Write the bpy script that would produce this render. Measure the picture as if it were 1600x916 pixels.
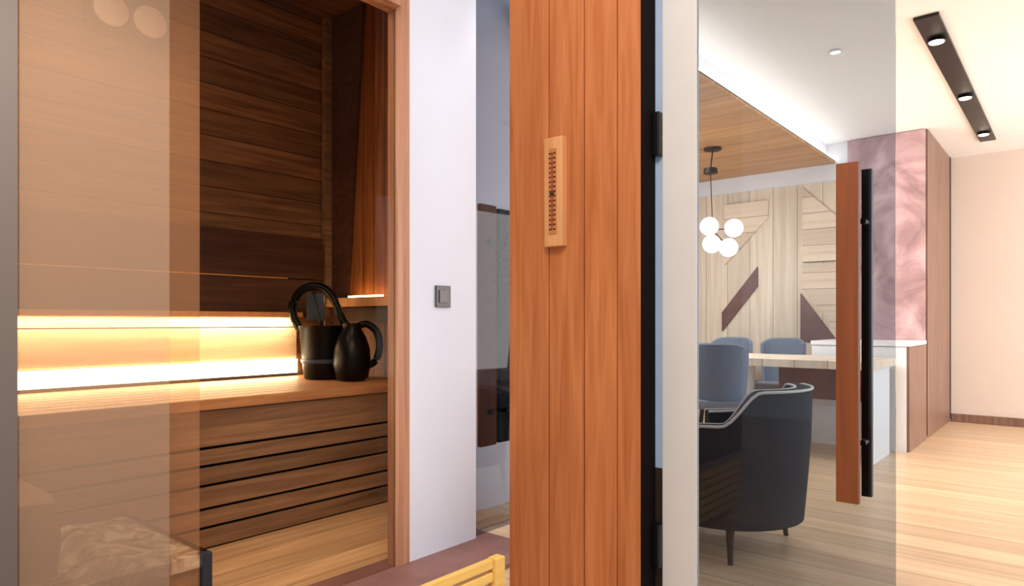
import bpy, bmesh, math, random
from mathutils import Vector, Matrix
random.seed(7)
S = bpy.context.scene
COL = S.collection
for o in list(bpy.data.objects): bpy.data.objects.remove(o)

# ---------------------------------------------------------------- camera
cam = bpy.data.cameras.new('camera'); camo = bpy.data.objects.new('camera', cam); COL.objects.link(camo)
cam.sensor_width = 36; cam.lens = 36*1052/1600; cam.shift_y = 45/1600; cam.clip_start = .02
camo.location = (0, 0, 1.05); camo.rotation_euler = (math.pi/2, 0, math.radians(40.1))
S.camera = camo
# ---------------------------------------------------------------- light and exposure
S.view_settings.view_transform = 'Standard'; S.view_settings.look = 'None'
S.view_settings.gamma = 1; S.view_settings.use_curve_mapping = False
S.view_settings.exposure = 0.0
W = bpy.data.worlds.new('world'); S.world = W; W.use_nodes = True
W.node_tree.nodes['Background'].inputs[0].default_value = (.86, .91, 1.0, 1)
W.node_tree.nodes['Background'].inputs[1].default_value = .85

def area(name, loc, target, sx, sy, power, col):
    l = bpy.data.lights.new(name, 'AREA'); l.shape = 'RECTANGLE'; l.size = sx; l.size_y = sy
    l.energy = power; l.color = col
    o = bpy.data.objects.new(name, l); COL.objects.link(o); o.location = loc
    o.rotation_euler = (Vector(target)-Vector(loc)).to_track_quat('-Z', 'Y').to_euler(); return o
def spot(name, loc, target, power, col, ang=60, r=.04, blend=.6):
    l = bpy.data.lights.new(name, 'SPOT'); l.energy = power; l.color = col; l.spot_size = math.radians(ang)
    l.spot_blend = blend; l.shadow_soft_size = r
    o = bpy.data.objects.new(name, l); COL.objects.link(o); o.location = loc
    o.rotation_euler = (Vector(target)-Vector(loc)).to_track_quat('-Z', 'Y').to_euler(); return o
WARM = (1, .78, .55); WARM2 = (1, .62, .3); NEUT = (1, .95, .88)
area('right_fill_light', (2.6, 6.4, 1.5), (-1.5, 6.0, .9), 3.6, 2.4, 185, (1, .98, .96))  # added fill from the unseen right side, no window modelled
area('spa_fill_light', (-.2, .3, 2.9), (-1.6, 2.0, .8), .8, .8, 42, (1, .84, .68))  # unseen area light added overhead to brighten the spa side
area('sauna_fill_light', (-2.9, .3, 3.1), (-3.5, .3, 0), .5, 1.2, 30, (1, .84, .66))  # added fill to brighten the sauna interior
area('backrest_glow_light', (-3.93, .65, 1.075), (-3.985, .65, .75), 3.6, .03, 24, (1, .83, .58))
area('dining_fill_light', (-2.9, 4.9, 2.56), (-2.7, 5.6, 0), 1.0, 1.6, 160, (1, .93, .84))  # extra fill added for the far dining wall
spot('passage_fill', (-1.95, 2.45, 2.7), (-2.55, 2.75, 1.2), 5, (.85, .9, 1), 90, .1)  # spot added to lift the dark passage wall
spot('wall_fill_spot', (-1.25, 1.75, 2.9), (-2.2, 2.1, .9), 9, (.85, .92, 1), 75, .12)  # unseen spot aimed at the white pier
spot('veil_fill_spot', (-.45, .1, 2.6), (-2.2, .70, 1.1), 300, (1, .88, .78), 50, .2)  # unseen spot added to brighten the veil sheets
spot('guard_fill_spot', (-.9, 1.3, 1.5), (-1.44, 1.55, .2), 40, (1, .74, .34), 30, .05)  # added warm spot that gives the pine guard its glow

# ---------------------------------------------------------------- helpers
def lin(c):
    return tuple(((v/255)/12.92 if v/255 <= .04045 else ((v/255+.055)/1.055)**2.4) for v in c) + (1,)
def base_mat(name):
    m = bpy.data.materials.new(name); m.use_nodes = True
    return m, m.node_tree, m.node_tree.nodes['Principled BSDF']
def plain(name, c, rough=.5, metal=0, var=.06, bump=0, scale=8, spec=.5):
    m, nt, b = base_mat(name); N = nt.nodes; L = nt.links
    tc = N.new('ShaderNodeTexCoord'); n = N.new('ShaderNodeTexNoise'); n.inputs['Scale'].default_value = scale
    n.inputs['Detail'].default_value = 4
    L.new(tc.outputs['Object'], n.inputs['Vector'])
    r = N.new('ShaderNodeValToRGB'); cl = lin(c)
    r.color_ramp.elements[0].position = .3; r.color_ramp.elements[1].position = .7
    r.color_ramp.elements[0].color = tuple(v*(1-var) for v in cl[:3])+(1,)
    r.color_ramp.elements[1].color = tuple(min(1, v*(1+var)) for v in cl[:3])+(1,)
    L.new(n.outputs['Fac'], r.inputs[0]); L.new(r.outputs[0], b.inputs['Base Color'])
    b.inputs['Roughness'].default_value = rough; b.inputs['Metallic'].default_value = metal
    b.inputs['Specular IOR Level'].default_value = spec
    if bump:
        bp = N.new('ShaderNodeBump'); bp.inputs['Strength'].default_value = bump; bp.inputs['Distance'].default_value = .01
        L.new(n.outputs['Fac'], bp.inputs['Height']); L.new(bp.outputs[0], b.inputs['Normal'])
    return m
def wood(name, c1, c2, grain='Y', across='Z', width=.14, groove=.012, rough=.5, var=.25, gscale=1.0, offset=0.0, spec=.4):
    """boards running along `grain`, laid side by side along `across`"""
    m, nt, b = base_mat(name); N = nt.nodes; L = nt.links
    tc = N.new('ShaderNodeTexCoord'); sep = N.new('ShaderNodeSeparateXYZ'); L.new(tc.outputs['Object'], sep.inputs[0])
    def math_(op, a, v2=None, a2=None):
        n = N.new('ShaderNodeMath'); n.operation = op; L.new(a, n.inputs[0])
        if v2 is not None: n.inputs[1].default_value = v2
        if a2 is not None: L.new(a2, n.inputs[1])
        return n.outputs[0]
    q = math_('DIVIDE', math_('ADD', sep.outputs[across], offset), width)
    fl = math_('FLOOR', q); fr = math_('FRACT', q)
    wn = N.new('ShaderNodeTexWhiteNoise'); wn.noise_dimensions = '1D'; L.new(fl, wn.inputs['W'])
    mp = N.new('ShaderNodeMapping'); L.new(tc.outputs['Object'], mp.inputs[0])
    sc = {'X': 28, 'Y': 28, 'Z': 28}; sc[grain] = 1.6
    mp.inputs['Scale'].default_value = tuple(sc[k]*gscale for k in 'XYZ')
    comb = N.new('ShaderNodeCombineXYZ'); o2 = math_('MULTIPLY', wn.outputs['Value'], 40)
    for k in range(3): L.new(o2, comb.inputs[k])
    L.new(comb.outputs[0], mp.inputs['Location'])
    n = N.new('ShaderNodeTexNoise'); n.inputs['Scale'].default_value = 1; n.inputs['Detail'].default_value = 6
    n.inputs['Distortion'].default_value = .8
    L.new(mp.outputs[0], n.inputs['Vector'])
    r = N.new('ShaderNodeValToRGB'); r.color_ramp.elements[0].position = .3; r.color_ramp.elements[1].position = .72
    r.color_ramp.elements[0].color = lin(c1); r.color_ramp.elements[1].color = lin(c2)
    L.new(n.outputs['Fac'], r.inputs[0])
    pv = N.new('ShaderNodeMapRange'); L.new(wn.outputs['Value'], pv.inputs[0])
    pv.inputs[3].default_value = 1-var; pv.inputs[4].default_value = 1+var*.6
    mx = N.new('ShaderNodeVectorMath'); mx.operation = 'SCALE'; L.new(r.outputs[0], mx.inputs[0]); L.new(pv.outputs[0], mx.inputs['Scale'])
    out = mx.outputs[0]
    if groove:
        g = math_('LESS_THAN', fr, groove/width)
        mm = N.new('ShaderNodeMix'); mm.data_type = 'RGBA'; L.new(g, mm.inputs[0]); L.new(out, mm.inputs[6])
        mm.inputs[7].default_value = tuple(v*.35 for v in lin(c1)[:3])+(1,); out = mm.outputs[2]
        bp = N.new('ShaderNodeBump'); bp.invert = True; bp.inputs['Strength'].default_value = .5; bp.inputs['Distance'].default_value = .005
        L.new(g, bp.inputs['Height']); L.new(bp.outputs[0], b.inputs['Normal'])
    L.new(out, b.inputs['Base Color']); b.inputs['Roughness'].default_value = rough
    b.inputs['Specular IOR Level'].default_value = spec
    return m
def stone(name, c1, c2, c3, scale=3, rough=.35, dist=2.5, bump=0):
    m, nt, b = base_mat(name); N = nt.nodes; L = nt.links
    tc = N.new('ShaderNodeTexCoord'); n = N.new('ShaderNodeTexNoise'); n.inputs['Scale'].default_value = scale
    n.inputs['Detail'].default_value = 9; n.inputs['Roughness'].default_value = .6; n.inputs['Distortion'].default_value = dist
    L.new(tc.outputs['Object'], n.inputs['Vector'])
    r = N.new('ShaderNodeValToRGB'); e = r.color_ramp.elements; e[0].position = .32; e[1].position = .68
    e[0].color = lin(c1); e[1].color = lin(c3); k = e.new(.5); k.color = lin(c2)
    L.new(n.outputs['Fac'], r.inputs[0]); L.new(r.outputs[0], b.inputs['Base Color']); b.inputs['Roughness'].default_value = rough
    if bump:
        bp = N.new('ShaderNodeBump'); bp.inputs['Strength'].default_value = bump; bp.inputs['Distance'].default_value = .02
        L.new(n.outputs['Fac'], bp.inputs['Height']); L.new(bp.outputs[0], b.inputs['Normal'])
    return m
def glass(name, tint, refl=.08, veil=None, veilfac=0):
    m = bpy.data.materials.new(name); m.use_nodes = True; nt = m.node_tree; N = nt.nodes; L = nt.links
    N.remove(N['Principled BSDF']); out = N['Material Output']
    t = N.new('ShaderNodeBsdfTransparent'); t.inputs[0].default_value = tint + (1,)
    last = t.outputs[0]
    if veil:
        d = N.new('ShaderNodeBsdfDiffuse'); d.inputs[0].default_value = lin(veil)
        mx = N.new('ShaderNodeMixShader'); mx.inputs[0].default_value = veilfac; L.new(last, mx.inputs[1]); L.new(d.outputs[0], mx.inputs[2]); last = mx.outputs[0]
    g = N.new('ShaderNodeBsdfGlossy'); g.inputs['Roughness'].default_value = .02
    fr = N.new('ShaderNodeFresnel'); fr.inputs[0].default_value = 1.45
    mu = N.new('ShaderNodeMath'); mu.operation = 'MULTIPLY_ADD'; mu.inputs[1].default_value = 1; mu.inputs[2].default_value = refl-.04
    L.new(fr.outputs[0], mu.inputs[0])
    geo = N.new('ShaderNodeNewGeometry'); inv = N.new('ShaderNodeMath'); inv.operation = 'SUBTRACT'; inv.inputs[0].default_value = 1
    L.new(geo.outputs['Backfacing'], inv.inputs[1])
    m3 = N.new('ShaderNodeMath'); m3.operation = 'MULTIPLY'; m3.use_clamp = True; L.new(mu.outputs[0], m3.inputs[0]); L.new(inv.outputs[0], m3.inputs[1])
    m2 = N.new('ShaderNodeMixShader'); L.new(m3.outputs[0], m2.inputs[0]); L.new(last, m2.inputs[1]); L.new(g.outputs[0], m2.inputs[2])
    L.new(m2.outputs[0], out.inputs[0]); return m
def emit(name, c, s):
    m, nt, b = base_mat(name); b.inputs['Base Color'].default_value = (.8, .8, .8, 1)
    b.inputs['Emission Color'].default_value = c + (1,); b.inputs['Emission Strength'].default_value = s; return m

def smooth_path(p, k=5):
    p = [Vector(q) for q in p]; out = []
    for i in range(len(p)-1):
        a, b, c, d = p[max(i-1, 0)], p[i], p[i+1], p[min(i+2, len(p)-1)]
        for j in range(k):
            t = j/k
            out.append(.5*((2*b)+(c-a)*t+(2*a-5*b+4*c-d)*t*t+(3*b-a-3*c+d)*t**3))
    return out+[p[-1]]
class MB:
    def __init__(self): self.bm = bmesh.new()
    def box(self, lo, hi, bev=0.0, M=None):
        b = bmesh.new(); bmesh.ops.create_cube(b, size=1)
        for v in b.verts: v.co = Vector([lo[i]+(v.co[i]+.5)*(hi[i]-lo[i]) for i in range(3)])
        if bev: bmesh.ops.bevel(b, geom=b.edges[:], offset=bev, segments=2, affect='EDGES', profile=.7)
        if M: b.transform(M)
        self._add(b); return self
    def _add(self, b):
        me = bpy.data.meshes.new('tmp'); b.to_mesh(me); b.free(); self.bm.from_mesh(me); bpy.data.meshes.remove(me)
    def cone(self, p0, p1, r0, r1, n=24):
        p0 = Vector(p0); p1 = Vector(p1); d = p1-p0; b = bmesh.new()
        bmesh.ops.create_cone(b, cap_ends=True, segments=n, radius1=r0, radius2=r1, depth=d.length)
        b.transform(Matrix.Translation((p0+p1)/2) @ d.to_track_quat('Z', 'Y').to_matrix().to_4x4()); self._add(b); return self
    def ball(self, c, r, sz=1, n=20):
        b = bmesh.new(); bmesh.ops.create_uvsphere(b, u_segments=n+4, v_segments=n, radius=r)
        b.transform(Matrix.Translation(c) @ Matrix.Diagonal((1, 1, sz, 1))); self._add(b); return self
    def tube(self, pts, r, n=10, closed=False):
        pts = [Vector(p) for p in pts]; rings = []; N = len(pts)
        for i, p in enumerate(pts):
            a = pts[i-1] if (i or closed) else p; c = pts[(i+1) % N] if (i < N-1 or closed) else p
            t = (c-a).normalized(); up = Vector((0, 0, 1)) if abs(t.z) < .9 else Vector((1, 0, 0))
            s = t.cross(up).normalized(); u = s.cross(t)
            rings.append([self.bm.verts.new(p+r*(math.cos(k*2*math.pi/n)*s+math.sin(k*2*math.pi/n)*u)) for k in range(n)])
        for i in range(N if closed else N-1):
            A = rings[i]; B = rings[(i+1) % N]
            for k in range(n): self.bm.faces.new((A[k], A[(k+1) % n], B[(k+1) % n], B[k]))
        if not closed: self.bm.faces.new(rings[0][::-1]); self.bm.faces.new(rings[-1])
        return self
    def lathe(self, c, prof, n=32):
        rings = []
        for r, z in prof:
            rings.append([self.bm.verts.new((c[0]+r*math.cos(k*2*math.pi/n), c[1]+r*math.sin(k*2*math.pi/n), c[2]+z)) for k in range(n)])
        for A, B in zip(rings, rings[1:]):
            for k in range(n): self.bm.faces.new((A[k], A[(k+1) % n], B[(k+1) % n], B[k]))
        self.bm.faces.new(rings[0][::-1]); self.bm.faces.new(rings[-1]); return self
    def prism(self, poly, axis, a, b):
        """2-D polygon extruded along axis from a to b"""
        def P(p, t):
            q = list(p); q.insert(axis, t); return q
        A = [self.bm.verts.new(P(p, a)) for p in poly]; B = [self.bm.verts.new(P(p, b)) for p in poly]; n = len(poly)
        self.bm.faces.new(A[::-1]); self.bm.faces.new(B)
        for k in range(n): self.bm.faces.new((A[k], A[(k+1) % n], B[(k+1) % n], B[k]))
        return self
    def shell(self, c, r, th, angs, zb, ztop, a0=0.0, flare=0.0):
        """upright curved wall: ring section with a varying top edge"""
        rows = []
        for a in angs:
            zt = ztop(a); row = []
            K = 5
            for k in range(K+1):
                z = zb+(zt-zb)*k/K; rr = r+flare*math.sin(math.pi*.5*k/K)-flare
                row.append(self.bm.verts.new((c[0]+rr*math.cos(a+a0), c[1]+rr*math.sin(a+a0), z)))
            row.append(self.bm.verts.new((c[0]+(r-th/2)*math.cos(a+a0), c[1]+(r-th/2)*math.sin(a+a0), zt+.012)))
            for k in range(K, -1, -1):
                z = zb+(zt-zb)*k/K; rr = r-th+flare*math.sin(math.pi*.5*k/K)-flare
                row.append(self.bm.verts.new((c[0]+rr*math.cos(a+a0), c[1]+rr*math.sin(a+a0), z)))
            rows.append(row)
        m = len(rows[0])
        for A, B in zip(rows, rows[1:]):
            for k in range(m): self.bm.faces.new((A[k], A[(k+1) % m], B[(k+1) % m], B[k]))
        self.bm.faces.new(rows[0][::-1]); self.bm.faces.new(rows[-1]); return self
    def build(self, name, mat, parent=None, smooth=False, origin=None):
        bmesh.ops.recalc_face_normals(self.bm, faces=self.bm.faces[:])
        off = Vector((0, 0, 0)); p = parent; 
        while p is not None: off += p.location; p = p.parent
        if parent is None and origin: off = Vector(origin)
        self.bm.transform(Matrix.Translation(-off))
        me = bpy.data.meshes.new(name); self.bm.to_mesh(me); self.bm.free(); me.materials.append(mat)
        if smooth:
            for f in me.polygons: f.use_smooth = True
            try: me.set_sharp_from_angle(angle=math.radians(40))
            except Exception: pass
        o = bpy.data.objects.new(name, me); COL.objects.link(o)
        if parent: o.parent = parent
        elif origin: o.location = origin
        return o
def B(lo, hi, bev=0.0): return MB().box(lo, hi, bev)
def thing(name, label, cat, loc, group=None):
    o = bpy.data.objects.new(name, None); COL.objects.link(o); o.location = loc; o.empty_display_size = .1
    return tag(o, label, cat, group)
def tag(o, label, cat, group=None):
    o['label'] = label; o['category'] = cat
    if group: o['group'] = group
    return o
def struct(o, label=None):
    o['kind'] = 'structure'
    if label: o['label'] = label
    return o
def dup(root, loc, label, name=None):
    r = root.copy(); COL.objects.link(r); r.location = loc; r['label'] = label
    for ch in list(root.children):
        c = ch.copy(); COL.objects.link(c); c.parent = r
    return r

# ---------------------------------------------------------------- materials
M_white = plain('white_paint', (228, 228, 232), .7, var=.01)
M_cream = plain('cream_paint', (224, 208, 196), .7, var=.01)
M_ceil = plain('ceiling_paint', (246, 245, 243), .8, var=.01)
M_floor = wood('oak_floor', (198, 166, 130), (224, 196, 162), 'X', 'Y', .19, .004, .32, .14, .6)
M_sfloor = wood('sauna_floor_wood', (196, 150, 106), (230, 188, 140), 'Y', 'X', .16, .004, .5, .15)
M_swall = wood('sauna_wall_boards', (100, 66, 40), (156, 110, 72), 'Y', 'Z', .155, .006, .55, .32)
M_sside = wood('sauna_side_boards', (120, 68, 32), (168, 104, 54), 'Z', 'X', .11, .006, .5, .2)
M_dark = wood('dark_backrest_wood', (62, 38, 27), (88, 58, 42), 'Y', 'Z', .28, .0, .45, .15)
M_bench = wood('bench_wood', (168, 114, 74), (204, 148, 98), 'Y', 'X', .12, .004, .45, .12)
M_slat = wood('bench_slat_wood', (112, 82, 60), (158, 120, 88), 'Y', 'Z', .0905, .0, .5, .2, offset=.07)
M_pier = wood('cedar_boards', (176, 100, 54), (208, 132, 80), 'Z', 'X', .172, .0, .42, .1, offset=.02)
M_frame = wood('frame_wood', (150, 100, 72), (186, 138, 108), 'Z', 'Y', .5, 0, .5, .05)
M_handle = wood('handle_wood', (126, 64, 24), (150, 82, 36), 'Z', 'X', .5, 0, .45, .05)
M_thermo = wood('light_pine', (208, 146, 92), (228, 170, 116), 'Z', 'X', .5, 0, .5, .05)
M_pine = wood('pine', (216, 172, 88), (244, 206, 124), 'Y', 'X', .06, 0, .5, .1)
M_pale = wood('pale_board_wall', (212, 194, 172), (238, 222, 202), 'Z', 'X', .24, .005, .6, .1, .6)
M_paleX = wood('pale_board_horizontal', (214, 192, 168), (238, 218, 196), 'X', 'Z', .16, .005, .6, .1, .6)
M_dropc = wood('dropped_ceiling_oak', (184, 132, 84), (216, 168, 118), 'X', 'Y', .3, .004, .5, .12, .6)
M_black = plain('black_metal', (14, 13, 14), .35, .3)
M_edge_glow = plain('edge_glow_paint', (168, 192, 220), .4, var=.05)  # pale blue imitating the glow of a glass edge
M_kettle = plain('matt_black_enamel', (5, 5, 7), .35, var=.05, spec=.2)
M_bluesteel = plain('blue_grey_steel', (66, 78, 96), .35, .5)
M_band = plain('band_white', (222, 218, 214), .35, var=.02)
M_sill = plain('dark_sill_wood', (134, 94, 86), .5, var=.15)
M_marble = stone('beige_stone', (60, 46, 34), (184, 166, 142), (252, 246, 232), 7, .5, 1.8, .4)
M_pink = stone('pink_stone', (138, 110, 114), (182, 150, 154), (210, 184, 186), 1.7, .35, 1.8)
M_cab = wood('cabinet_veneer', (112, 82, 68), (146, 112, 94), 'Z', 'Y', .6, .004, .4, .12)
M_counter = plain('white_laminate', (238, 238, 240), .4, var=.01)
M_lamptrim = plain('grey_lamp_trim', (52, 48, 54), .5)
M_fab = plain('charcoal_fabric', (52, 52, 58), .9, var=.12, bump=.3, scale=120, spec=.2)
M_fabb = plain('blue_grey_fabric', (118, 128, 146), .85, var=.08, bump=.3, scale=120, spec=.2)
M_seatf = plain('grey_seat_fabric', (130, 134, 146), .85, var=.08, bump=.2, scale=90)
M_pipe = plain('white_piping', (214, 212, 206), .6)
M_cush = plain('tan_velvet', (150, 118, 92), .8, var=.04)
M_dleg = plain('dark_leg_wood', (46, 30, 22), .5)
M_led = emit('led_warm', (1, .82, .52), 16)
M_cove = emit('led_cove', (1, .90, .78), 14)
M_globe = emit('globe_glass', (1, .93, .82), 4)
M_bulb = emit('spot_lens', (1, .88, .7), 12)
M_lens = plain('frosted_lens', (246, 238, 228), .4, var=.03)
G_door = glass('grey_tinted_glass', (.665, .71, .755), .04)
G_sauna = glass('bronze_glass', (.90, .87, .83), .005)
G_veilA = glass('bronze_veil', (.96, .92, .87), .005, (198, 146, 108), .13)  # diffuse share puts a veil of light into the sheet colour
G_veilB = glass('pale_veil', (.96, .95, .94), .005, (216, 190, 164), .11)

# ================================================================ LARGE STRUCTURE
struct(B((-7, -3.2, -.1), (3, 9, 0)).build('floor', M_floor))
struct(B((-7, 3.0, 2.78), (3, 9, 2.9)).build('ceiling', M_ceil))
struct(B((-1.04, 8.42, 0), (3, 8.6, 2.78)).build('wall_back', M_cream))
struct(B((-1.03, 8.395, 0), (3, 8.42, .085), .004).build('baseboard_back', M_cab))
# far wall clad in pale boards, with a white band under the dropped ceiling
struct(B((-7, 7.0, 0), (-1.70, 7.15, 2.42)).build('wall_far', M_pale))
struct(B((-7, 6.985, 2.42), (-1.70, 7.15, 2.58)).build('trim_1', M_white))
struct(B((-7, 7.005, 2.58), (-1.69, 7.15, 2.78)).build('wall_far_upper', M_white))
# dropped oak ceiling over the dining area
struct(B((-7, 3.3, 2.58), (-1.80, 7.0, 2.60)).build('ceiling_dropped', M_dropc))
struct(B((-1.90, 3.3, 2.60), (-1.88, 7.0, 2.78)).build('trim_2', M_white))
# sauna shell
struct(B((-4.12, -1.2, 0), (-4.0, 2.9, 3.2)).build('wall_sauna_back', M_swall))
struct(B((-4.0, 2.78, 0), (-2.60, 2.9, 3.2)).build('wall_sauna_side', M_sside))
struct(B((-4.12, -1.2, 3.15), (-2.3, 2.9, 3.25)).build('ceiling_sauna', M_swall))
struct(B((-4.0, -1.32, 0), (-2.2, -1.2, 3.2)).build('wall_sauna_left', M_sside))
struct(B((-4.0, -1.2, 0), (-2.31, 2.78, .004)).build('floor_sauna', M_sfloor))
# front line of the sauna: left jamb, base sill, right post, head, white pier
struct(B((-2.27, -1.2, 0), (-2.12, .5135, 3.2)).build('wall_sauna_front', plain('taupe_paint', (84, 74, 68), .6, var=.02)))
struct(B((-2.30, .525, 0), (-1.86, 2.44, .022), .003).build('trim_sill', M_sill))
struct(B((-2.24, 1.842, .022), (-2.186, 1.918, 3.2), .003).build('trim_post', M_frame))
struct(B((-2.24, .525, 2.36), (-2.15, 1.842, 2.46), .003).build('trim_head', M_frame))
struct(B((-2.24, .525, 2.46), (-2.2, 1.842, 3.2)).build('wall_sauna_head', M_sside))
struct(B((-2.24, 1.918, .022), (-2.19, 2.335, 3.2)).build('wall_pier', plain('pale_lilac_paint', (208, 212, 226), .7, var=.01)))
struct(B((-2.60, 2.40, 0), (-2.545, 3.2, 3.2)).build('wall_passage', M_white))
struct(B((-7, 3.2, 0), (-2.54, 3.3, 2.58)).build('wall_dining', M_white))

# dark plank shaped as the slanting shade on the sauna side wall
tag(MB().prism([(-4.0, .95), (-3.80, .95), (-3.60, 3.14), (-4.0, 3.14)], 1, 2.755, 2.779).build('shade_plank', M_dark, origin=(-3.9, 2.78, .95)),
    'dark slanted plank painted as shade in the sauna corner behind the black bucket', 'wall panel')
# cedar end wall with its four boards
t = MB()
for x0, x1 in ((-1.722, -1.530), (-1.525, -1.371), (-1.366, -1.233), (-1.228, -1.139)):
    t.box((x0, 2.03, 0), (x1, 2.05, 3.2), .0025)
t.box((-1.72, 2.048, 0), (-1.141, 2.12, 3.2))
struct(t.build('wall_cedar', M_pier))
struct(B((-1.141, 2.032, 0), (-1.134, 2.125, 3.2)).build('trim_jamb', plain('jamb_black', (20, 14, 12), .8, spec=.1)))

# ================================================================ SAUNA INTERIOR
b = thing('sauna_bench', 'long wooden sauna bench with slatted front behind the glass', 'bench', (-3.5, 1.0, 0))
t = MB()
for k in range(8):
    x0 = -4.0+k*.1195; t.box((x0+.003, -1.19, .645), (x0+.1165, 2.775, .695), .006)
t.build('seat', M_bench, b)
B((-3.09, -1.19, .475), (-3.06, 2.775, .645), .003).build('fascia', M_slat, b)
zs = [.469, .387, .297, .19, .104, .008]
for a, c in zip(zs, zs[1:]):
    B((-3.085, -1.19, c+.006), (-3.06, 2.775, a-.008), .004).build('slat', M_slat, b)
B((-3.14, -1.19, .004), (-3.12, 2.775, .64)).build('backing', M_black, b)

t = thing('sauna_wall_board', 'dark wooden backrest boards above the glowing strip on the sauna wall', 'wall panel', (-3.96, 1.0, 1.08))
B((-3.955, -1.19, 1.335), (-3.92, 2.66, 1.612), .006).build('board', M_dark, t)
B((-3.950, -1.19, 1.112), (-3.925, 2.66, 1.328), .006).build('board', M_dark, t)
B((-3.952, -1.19, 1.3285), (-3.917, 2.40, 1.3345)).build('joint_highlight', M_thermo, t)  # pale strip painted as the highlight along the board joint
B((-3.95, -1.19, 1.082), (-3.90, 2.50, 1.112), .004).build('lip', M_thermo, t)
for y in (.2, 1.25, 2.3): B((-3.998, y-.02, 1.12), (-3.94, y+.02, 1.6)).build('batten', M_dark, t)
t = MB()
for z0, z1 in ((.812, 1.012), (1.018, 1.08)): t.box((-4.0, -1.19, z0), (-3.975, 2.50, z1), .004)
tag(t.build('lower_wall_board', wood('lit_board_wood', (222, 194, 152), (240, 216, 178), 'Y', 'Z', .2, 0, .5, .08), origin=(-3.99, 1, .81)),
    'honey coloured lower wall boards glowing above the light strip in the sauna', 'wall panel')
t = thing('led_light_strip', 'bright warm light strip along the back of the sauna bench', 'light strip', (-3.98, .7, .70))
B((-4.0, -1.19, .697), (-3.97, 2.50, .715), .002).build('channel', M_lamptrim, t)
B((-3.995, -1.19, .715), (-3.965, 2.50, .805), .004).build('diffuser', M_led, t)
struct(B((-3.985, 2.70, .70), (-3.945, 2.755, 3.14), .004).build('trim_corner', M_slat))
t = thing('side_ledge', 'lit wooden ledge on the sauna side wall above the black jug', 'ledge', (-3.5, 2.75, 1.12))
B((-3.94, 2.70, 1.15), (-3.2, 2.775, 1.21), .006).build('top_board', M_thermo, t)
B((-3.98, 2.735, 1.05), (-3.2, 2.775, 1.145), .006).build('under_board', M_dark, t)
t = thing('ledge_light_strip', 'thin warm light strip hidden on top of the sauna side ledge', 'light strip', (-3.4, 2.73, 1.21))
B((-3.70, 2.71, 1.211), (-3.36, 2.73, 1.221)).build('diffuser', emit('led_soft', (1, .68, .28), 16), t)

# twin wall lamp
t = thing('twin_wall_lamp', 'grey twin lamp with two round frosted lenses high on the sauna wall', 'lamp', (-3.98, 1.45, 2.60))
B((-4.0, 1.25, 2.60), (-3.95, 1.665, 2.86), .01).build('housing', M_lamptrim, t)
for y in (1.365, 1.562):
    f = MB().lathe((0, 0, 0), [(.097, 0), (.097, .014), (.088, .02), (.088, 0)], 32); f.bm.transform(Matrix.Translation((-3.95, y, 2.71)) @ Matrix.Rotation(math.pi/2, 4, 'Y'))
    f.build('lens_ring', M_lamptrim, t, True)
    f = MB().lathe((0, 0, 0), [(.086, 0), (.086, .02), (.05, .034), (.01, .038)], 32); f.bm.transform(Matrix.Translation((-3.95, y, 2.71)) @ Matrix.Rotation(math.pi/2, 4, 'Y'))
    f.build('lens', M_lens, t, True)

# bucket with bail handle
R = Vector((.765, .644, 0)); cb = Vector((-3.60, 2.46, .696))
def rp(c, a, z, d=0): return c + R*a + Vector((.644, -.765, 0))*d + Vector((0, 0, z))
t = thing('sauna_bucket', 'black sauna bucket with upright loop handle on the bench corner', 'bucket', cb)
MB().lathe(cb, [(.115, 0), (.125, .01), (.138, .15), (.15, .30), (.158, .315), (.158, .33), (.146, .33), (.138, .31), (.11, .03), (.02, .025)]).build('body', M_kettle, t, True)
MB().lathe(cb+Vector((0, 0, .10)), [(.137, 0), (.141, .004), (.143, .022), (.138, .026)]).build('hoop', M_bluesteel, t, True)
pts = [rp(cb, -.15, .30), rp(cb, -.19, .38), rp(cb, -.20, .46), rp(cb, -.155, .54), rp(cb, -.08, .575), rp(cb, .0, .56), rp(cb, .06, .49), rp(cb, .10, .39), rp(cb, .145, .30)]
MB().tube(smooth_path(pts), .025, 10).build('handle', M_kettle, t, True)
t = thing('sauna_ladle', 'dark ladle leaning inside the black bucket', 'ladle', rp(cb, 0, .03))
MB().tube([rp(cb, .03, .06), rp(cb, -.01, .3), rp(cb, -.07, .55)], .014, 8).build('shaft', M_kettle, t, True)
MB().ball(rp(cb, .035, .09), .05, .7).build('bowl', M_kettle, t, True)
MB().box((-.055, -.012, -.11), (.055, .012, .06), .01, Matrix.Translation(rp(cb, -.055, .47)) @ Matrix.Rotation(math.radians(40), 4, 'Z')).build('grip', M_bluesteel, t, True)
cj = Vector((-3.34, 2.475, .696))
t = thing('black_jug', 'rounded black jug beside the bucket, its curved handle to the right', 'jug', cj)
MB().lathe(cj, [(.07, 0), (.095, .02), (.112, .10), (.106, .19), (.085, .26), (.055, .31), (.058, .345), (.046, .345), (.045, .30), (.02, .28)]).build('body', M_kettle, t, True)
pts = [rp(cj, .03, .325), rp(cj, .09, .34), rp(cj, .15, .29), rp(cj, .165, .20), rp(cj, .14, .12), rp(cj, .095, .09)]
MB().tube(smooth_path(pts), .022, 10).build('handle', M_kettle, t, True)

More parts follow.
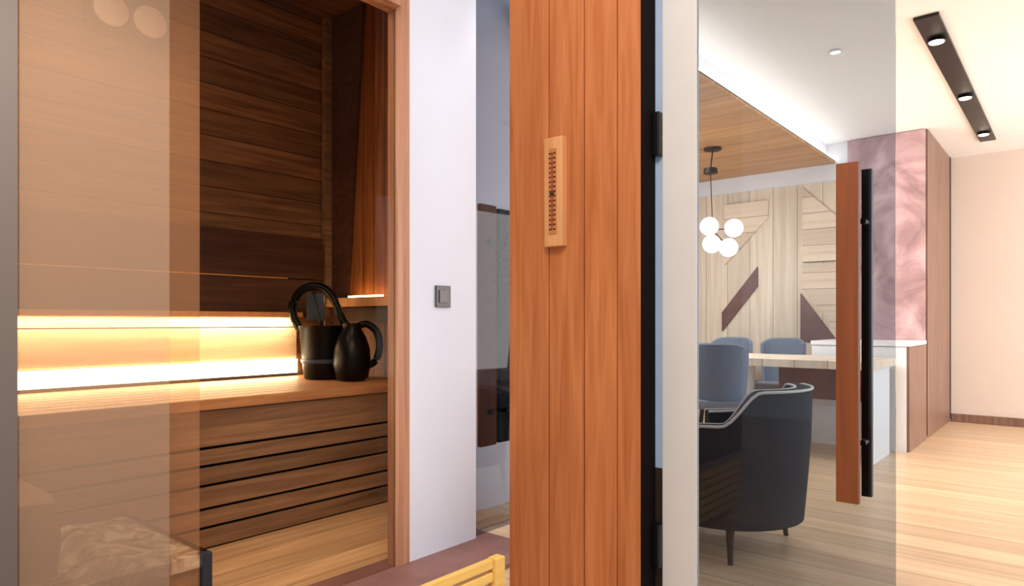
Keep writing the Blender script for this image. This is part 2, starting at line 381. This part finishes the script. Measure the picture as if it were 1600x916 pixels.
# low stone topped step
t = thing('stone_step', 'low step with mottled beige stone top and dark metal corner in the sauna', 'step', (-2.7, .5, 0))
t2 = MB(); NX, NY = 40, 90; gv = []
from mathutils import noise
for i in range(NX+1):
    for j in range(NY+1):
        x = -3.04+.715*i/NX; y = -1.1+2.2*j/NY
        e = min(1, (1.10-y)/.28)*min(1, (x+3.04)/.04)*min(1, (-2.325-x)/.05); e = max(0, e)*min(1, max(0, (y-.74)/.08))
        h = .035+.06*noise.fractal(Vector((x*3.2, y*3.2, 1.3)), 1, 2, 4)
        gv.append(t2.bm.verts.new((x, y, .243+max(0, h)*e)))
for i in range(NX):
    for j in range(NY):
        q = i*(NY+1)+j; t2.bm.faces.new((gv[q], gv[q+NY+1], gv[q+NY+2], gv[q+1]))
t2.box((-3.04, -1.1, .20), (-2.325, 1.10, .2425), .004); t2.build('top_slab', M_marble, t, True)
B((-3.03, -1.1, .005), (-2.345, 1.085, .20)).build('body', M_slat, t)
B((-3.045, 1.10, .195), (-2.33, 1.118, .25), .002).build('edge_trim', M_black, t)
B((-2.345, 1.085, .004), (-2.305, 1.12, .25), .003).build('corner_post', M_bluesteel, t)
# rounded bolster on the step
t = MB().box((-2.96, .22, .247), (-2.34, .70, .53), .12)
o = tag(t.build('bolster_cushion', M_cush, None, True, (-2.7, .4, .245)), 'smooth tan rounded bolster cushion on the stone step, lower left', 'cushion')

# glass of the sauna front, with two sheets imitating a veil of light
tag(B((-2.20, .526, .023), (-2.192, 1.842, 2.36)).build('clear_glass_pane', G_sauna, origin=(-2.196, 1.4, .023)), 'clear bronze glass pane of the sauna front beside the wood post', 'glass pane')
tag(B((-2.185, .526, .023), (-2.177, 1.016, 2.36)).build('bronze_veil_sheet', G_veilA, origin=(-2.18, .8, .023)), 'bronze sheet imitating a veil of light over the clear pane at left', 'glass pane')
tag(B((-2.165, .526, .023), (-2.157, .9135, 2.6)).build('pale_veil_sheet', G_veilB, origin=(-2.16, .7, .023)), 'palest sheet imitating a veil of light in front, at the far left jamb', 'glass pane')

# white pier switch
t = thing('light_switch', 'small dark square light switch on the white wall', 'switch', (-2.19, 2.11, 1.16))
B((-2.19, 2.068, 1.115), (-2.180, 2.158, 1.212), .003).build('plate', plain('dark_switch', (70, 62, 64), .4), t)
B((-2.180, 2.085, 1.135), (-2.175, 2.141, 1.192), .002).build('rocker', plain('dark_rocker', (92, 80, 78), .4), t)

# door reflection between white wall and cedar wall, built as leaf with handles
t = thing('door_reflection_leaf', 'reflection of the glass door with its wood and black handles, built beside the white wall', 'glass door', (-2.2, 2.5, 0))
B((-2.222, 2.337, .023), (-2.21, 2.86, 3.1)).build('glass_pane', glass('grey_blue_glass', (.60, .63, .70), .02), t)
hb = B((-2.270, 2.43, .432), (-2.245, 2.545, 1.633), .003).build('wood_handle', M_handle, t)
for z in (.6, 1.45): MB().cone((-2.222, 2.49, z), (-2.246, 2.49, z), .012, .012).build('standoff', M_black, hb)
hb = B((-2.270, 2.566, .437), (-2.245, 2.655, 1.624), .003).build('black_handle', M_black, t)
for z in (.6, 1.45): MB().cone((-2.222, 2.61, z), (-2.246, 2.61, z), .012, .012).build('standoff', M_black, hb)

# low slatted pine guard, its yellow glow comes from an added spot
t = thing('slatted_guard', 'low slatted pine guard lit yellow by an added spot at the foot of the white wall', 'wooden guard', (-1.44, 1.1, 0))
for k in range(6):
    z = .262-k*.042; B((-1.452, .6, z), (-1.430, 1.605, z+.029), .003).build('slat', M_pine, t)
for y in (.62, 1.1, 1.607): B((-1.468 if y < 1.6 else -1.456, y, 0), (-1.453 if y < 1.6 else -1.420, y+.045, .292), .003).build('post', M_pine, t)

# thermometer on the cedar wall
t = thing('sauna_thermometer', 'tall light wood thermometer with scale mounted on the cedar wall', 'thermometer', (-1.49, 2.03, 1.33))
B((-1.528, 2.000, 1.329), (-1.444, 2.03, 1.733), .005).build('body', M_thermo, t)
B((-1.504, 1.997, 1.374), (-1.470, 2.001, 1.690), .001).build('scale_plate', plain('scale_tan', (190, 122, 70), .5), t)
MB().tube([(-1.487, 1.995, 1.40), (-1.487, 1.995, 1.67)], .0035, 8).build('glass_tube', plain('tube_red', (150, 60, 36), .3), t)
MB().ball((-1.487, 1.995, 1.525), .009).build('bulb', M_dleg, t, True)
g = MB()
for k in range(17):
    z = 1.39+k*.0175; g.box((-1.502, 1.9955, z), (-1.491 if k % 4 else -1.487, 1.9975, z+.004))
    g.box((-1.483, 1.9955, z), (-1.472, 1.9975, z+.004))
g.build('scale_marks', M_dleg, t)

# ================================================================ GLASS DOOR
t = thing('glass_door', 'tall grey tinted glass door with wood pull handle and white band on the hinge side', 'glass door', (-1.1, 2.13, 0))
B((-.979, 2.126, .012), (-.391, 2.134, 3.1), .001).build('glass_pane', G_door, t)
B((-1.104, 2.120, .012), (-.979, 2.140, 3.1), .002).build('white_band', M_band, t)['label'] = 'white band'  # plain white band down the hinge side of the glass
B((-1.1415, 2.127, .54), (-1.107, 2.141, 3.1), .002).build('edge_glow_strip', M_edge_glow, t)  # light blue strip painted as glass-edge glow
B((-1.1415, 2.127, .012), (-1.107, 2.141, .54), .002).build('kick_edge', M_dleg, t)
B((-1.133, 2.095, 1.625), (-1.104, 2.125, 1.776), .006).build('hinge', M_black, t)
B((-1.133, 2.095, .20), (-1.104, 2.125, .35), .006).build('hinge', M_black, t)
h = B((-.530, 2.061, .538), (-.471, 2.085, 1.500), .003).build('wood_handle', M_handle, t)
for z in (.70, 1.34): MB().cone((-.500, 2.085, z), (-.500, 2.126, z), .009, .009).build('standoff', M_black, h)
h = B((-.491, 2.181, .536), (-.463, 2.202, 1.499), .003).build('black_handle', M_black, t)
for z in (.70, 1.34): MB().cone((-.477, 2.134, z), (-.477, 2.182, z), .009, .009).build('standoff', M_black, h)

# ================================================================ LIVING ROOM
# kitchen unit: white counter, pink stone panel, tall cabinet behind
t = thing('kitchen_counter', 'white kitchen counter block with wood end panel below the pink stone', 'counter', (-1.4, 6.6, 0))
B((-1.784, 6.18, .0), (-1.06, 6.975, .846)).build('cabinet_body', M_counter, t)
B((-1.79, 6.17, .850), (-1.04, 6.975, .886), .003).build('worktop', M_counter, t)
B((-1.058, 6.185, .0), (-1.04, 6.975, .846), .002).build('end_panel', M_cab, t)
t = thing('tall_cabinet', 'tall cabinet clad in pink marbled stone with brown wood side panel', 'cabinet', (-1.37, 7.7, 0))
B((-1.69, 7.0, .0), (-1.045, 8.41, 2.775)).build('body', M_cab, t)
B((-1.69, 6.975, .888), (-1.05, 7.0, 2.775), .002).build('stone_front', M_pink, t)
t2 = MB()
for y0, y1 in ((7.0, 7.55), (7.556, 8.36)): t2.box((-1.045, y0, .03), (-1.035, y1, 2.775), .001)
t2.build('side_panel', M_cab, t)
B((-1.045, 8.362, .03), (-1.03, 8.40, 2.775)).build('dark_edge', M_dleg, t)

# diagonal board panels on the far wall
def panel(poly, mat, y=6.985, th=.015): return MB().prism(poly, 1, y-th, 7.0)
pn = [([(-2.93, .95), (-2.55, 1.42), (-2.55, 1.62), (-2.93, 1.15)], 'brown', 'narrow dark diagonal inlay on the pale wall behind the grey chairs'),
      ([(-2.12, .86), (-1.78, .86), (-2.12, 1.33)], 'brown', 'dark triangular inlay at the foot of the pale wall beside the counter'),
      ([(-2.10, 1.37), (-1.715, .88), (-1.715, 1.62), (-2.10, 1.62)], 'paleX', 'pale wall panel of level boards above the dark triangle'),
      ([(-2.10, 1.64), (-1.715, 1.64), (-1.715, 2.0), (-2.10, 2.38)], 'paleX', 'pale upper wall panel with slanted top edge near the pink stone'),
      ([(-2.90, 1.66), (-2.44, 2.12), (-2.44, 2.30), (-2.90, 2.30)], 'paleX', 'pale upper wall panel of level boards behind the globe lamp')]
M_brown = plain('inlay_brown', (112, 80, 76), .5, var=.2)
for poly, k, lab in pn:
    tag(panel(poly, None).build('wall_panel', M_brown if k == 'brown' else M_paleX, origin=(poly[0][0], 6.985, poly[0][1])), lab, 'wall panel')

# cove light strip
t = thing('cove_light_strip', 'bright light strip along the edge of the dropped oak ceiling', 'light strip', (-1.79, 5.0, 2.60))
B((-1.83, 3.3, 2.601), (-1.80, 6.98, 2.610)).build('channel', M_lamptrim, t)
B((-1.825, 3.3, 2.610), (-1.803, 6.98, 2.632), .001).build('diffuser', M_cove, t)

# recessed linear light with three spots
t = thing('linear_ceiling_light', 'long black recessed ceiling light with three warm spots', 'ceiling light', (-.66, 6.1, 2.78))
B((-.722, 4.40, 2.762), (-.597, 7.78, 2.779), .002).build('housing', M_black, t)
for y in (4.78, 6.12, 7.42):
    s = MB().lathe((-.66, y, 2.745), [(.048, .018), (.052, .002), (.044, 0), (.040, .012)], 24).build('spot_ring', M_black, t, True)
    MB().lathe((-.66, y, 2.748), [(.039, .01), (.039, -.006), (.02, -.012), (.004, -.014)], 20).build('lens', M_bulb, s, True)
    spot('spot_beam', (-.66, y, 2.735), (-.66, y, 0), 30, WARM, 80, .03)
t = thing('round_downlight', 'small round downlight in the white ceiling seen through the glass door', 'ceiling light', (-1.19, 4.62, 2.78))
MB().lathe((-1.19, 4.62, 2.768), [(.04, .011), (.042, .0), (.032, 0), (.03, .006)], 24).build('ring', M_white, t, True)
MB().lathe((-1.19, 4.62, 2.768), [(.029, .006), (.029, .002), (.005, .001)], 20).build('lens', M_globe, t, True)

# chandelier
c = Vector((-2.47, 5.68, 2.58))
t = thing('globe_chandelier', 'hanging lamp with a cluster of glowing white globes over the dining table', 'chandelier', c)
MB().lathe(c, [(.075, 0), (.075, -.018), (.06, -.024), (.005, -.026)], 28).build('canopy', M_dleg, t, True)
MB().lathe(c+Vector((-.02, -.0, -.19)), [(.01, .02), (.058, .015), (.062, -.03), (.01, -.04)], 24).build('hub', M_dleg, t, True)
MB().tube([c+Vector((-.0, 0, -.02)), c+Vector((-.02, 0, -.18))], .006, 8).build('rod', M_black, t)
MB().tube([c+Vector((-.02, 0, -.22)), c+Vector((0, 0, -.72))], .004, 8).build('rod', M_black, t)
R5 = Vector((.765, .644, 0))
for a, z, d in ((-.045, -.695, .05), (.18, -.706, .02), (.01, -.836, -.06), (.124, -.881, .05)):
    p = c + R5*a + Vector((0, 0, z)) + Vector((.644, -.765, 0))*d
    MB().tube([c+Vector((0, 0, -.72)), p], .005, 6).build('arm', M_black, t)
    MB().ball(p, .08, 1, 18).build('globe', M_globe, t, True)
pl = bpy.data.lights.new('globe_light', 'POINT'); pl.energy = 40; pl.color = (1, .9, .76); pl.shadow_soft_size = .2
po = bpy.data.objects.new('globe_light', pl); COL.objects.link(po); po.location = c+Vector((0, 0, -1.05))

# dining table
t = thing('dining_table', 'light wood dining table with thick top and white pedestal', 'table', (-1.9, 5.7, 0))
B((-2.75, 5.30, .70), (-1.12, 6.12, .762), .006).build('tabletop', M_pale, t)
MB().cone((-2.12, 5.55, .0), (-2.12, 5.55, .70), .035, .075, 28).build('pedestal', M_counter, t, True)
B((-1.20, 5.4, .0), (-1.15, 6.02, .70), .004).build('end_leg', M_counter, t)
B((-2.0, 5.98, .40), (-1.32, 6.01, .70), .003).build('modesty_panel', M_sill, t)

# dining chairs
def chair(loc, label, rz, group='grey upholstered dining chairs'):
    t = thing('dining_chair', label, 'chair', (0, 0, 0), group)
    angs = [math.radians(-64+128*k/20) for k in range(21)]
    MB().shell((0, .05, 0), .235, .035, angs, .46, lambda a: .885-.03*abs(a)**4, -math.pi/2, .03).build('backrest', M_fabb, t, True)
    MB().box((-.22, -.17, .41), (.22, .25, .48), .03).build('seat', M_seatf, t, True)
    for sx in (-1, 1):
        for y, dy in ((-.14, -.03), (.2, .04)):
            MB().cone((sx*.21, y+dy, 0), (sx*.17, y, .43), .010, .017, 12).build('leg', M_dleg, t)
    t.location = loc; t.rotation_euler.z = math.radians(rz); return t
c0 = chair((-2.03, 4.80, 0), 'blue grey dining chair with its back to us, beside the dark armchair', 12)
c1 = dup(c0, (-2.62, 6.42, 0), 'grey dining chair behind the table, half hidden by the nearer chair'); c1.rotation_euler.z = math.radians(180)
c2 = dup(c0, (-2.14, 6.46, 0), 'grey dining chair behind the table, its back showing beside the counter'); c2.rotation_euler.z = math.radians(180)

# armchair
cx, cy = -1.29, 3.13
def ss(a, b, x): x = max(0, min(1, (x-a)/(b-a))); return x*x*(3-2*x)
top = lambda a: .745-.15*ss(math.radians(45), math.radians(72), abs(a))-.02*ss(math.radians(72), math.radians(130), abs(a))
t = thing('barrel_armchair', 'dark charcoal barrel armchair with white piping behind the glass door', 'armchair', (cx, cy, 0))
angs = [math.radians(-130+260*k/60) for k in range(61)]
MB().shell((cx, cy), .375, .075, angs, .15, top, 0, .035).build('shell', M_fab, t, True)
for rr in (.375, .302):
    MB().tube([(cx+rr*math.cos(a), cy+rr*math.sin(a), top(a)+.004) for a in angs], .0065, 8).build('piping', M_pipe, t, True)
MB().lathe((cx-.04, cy, 0), [(.25, .2), (.285, .22), (.29, .40), (.27, .45), (.18, .47), (.01, .475)], 36).build('seat_cushion', M_fabb, t, True)
MB().lathe((cx, cy, 0), [(.26, .14), (.33, .15), (.33, .2), (.28, .21)], 36).build('base', M_fab, t, True)
for a in (55, -65, 135, -135):
    r = math.radians(a); p = Vector((cx+.30*math.cos(r), cy+.30*math.sin(r), 0))
    MB().cone(p+Vector((.03*math.cos(r), .03*math.sin(r), 0)), p+Vector((0, 0, .16)), .011, .021, 14).build('leg', M_dleg, t, True)
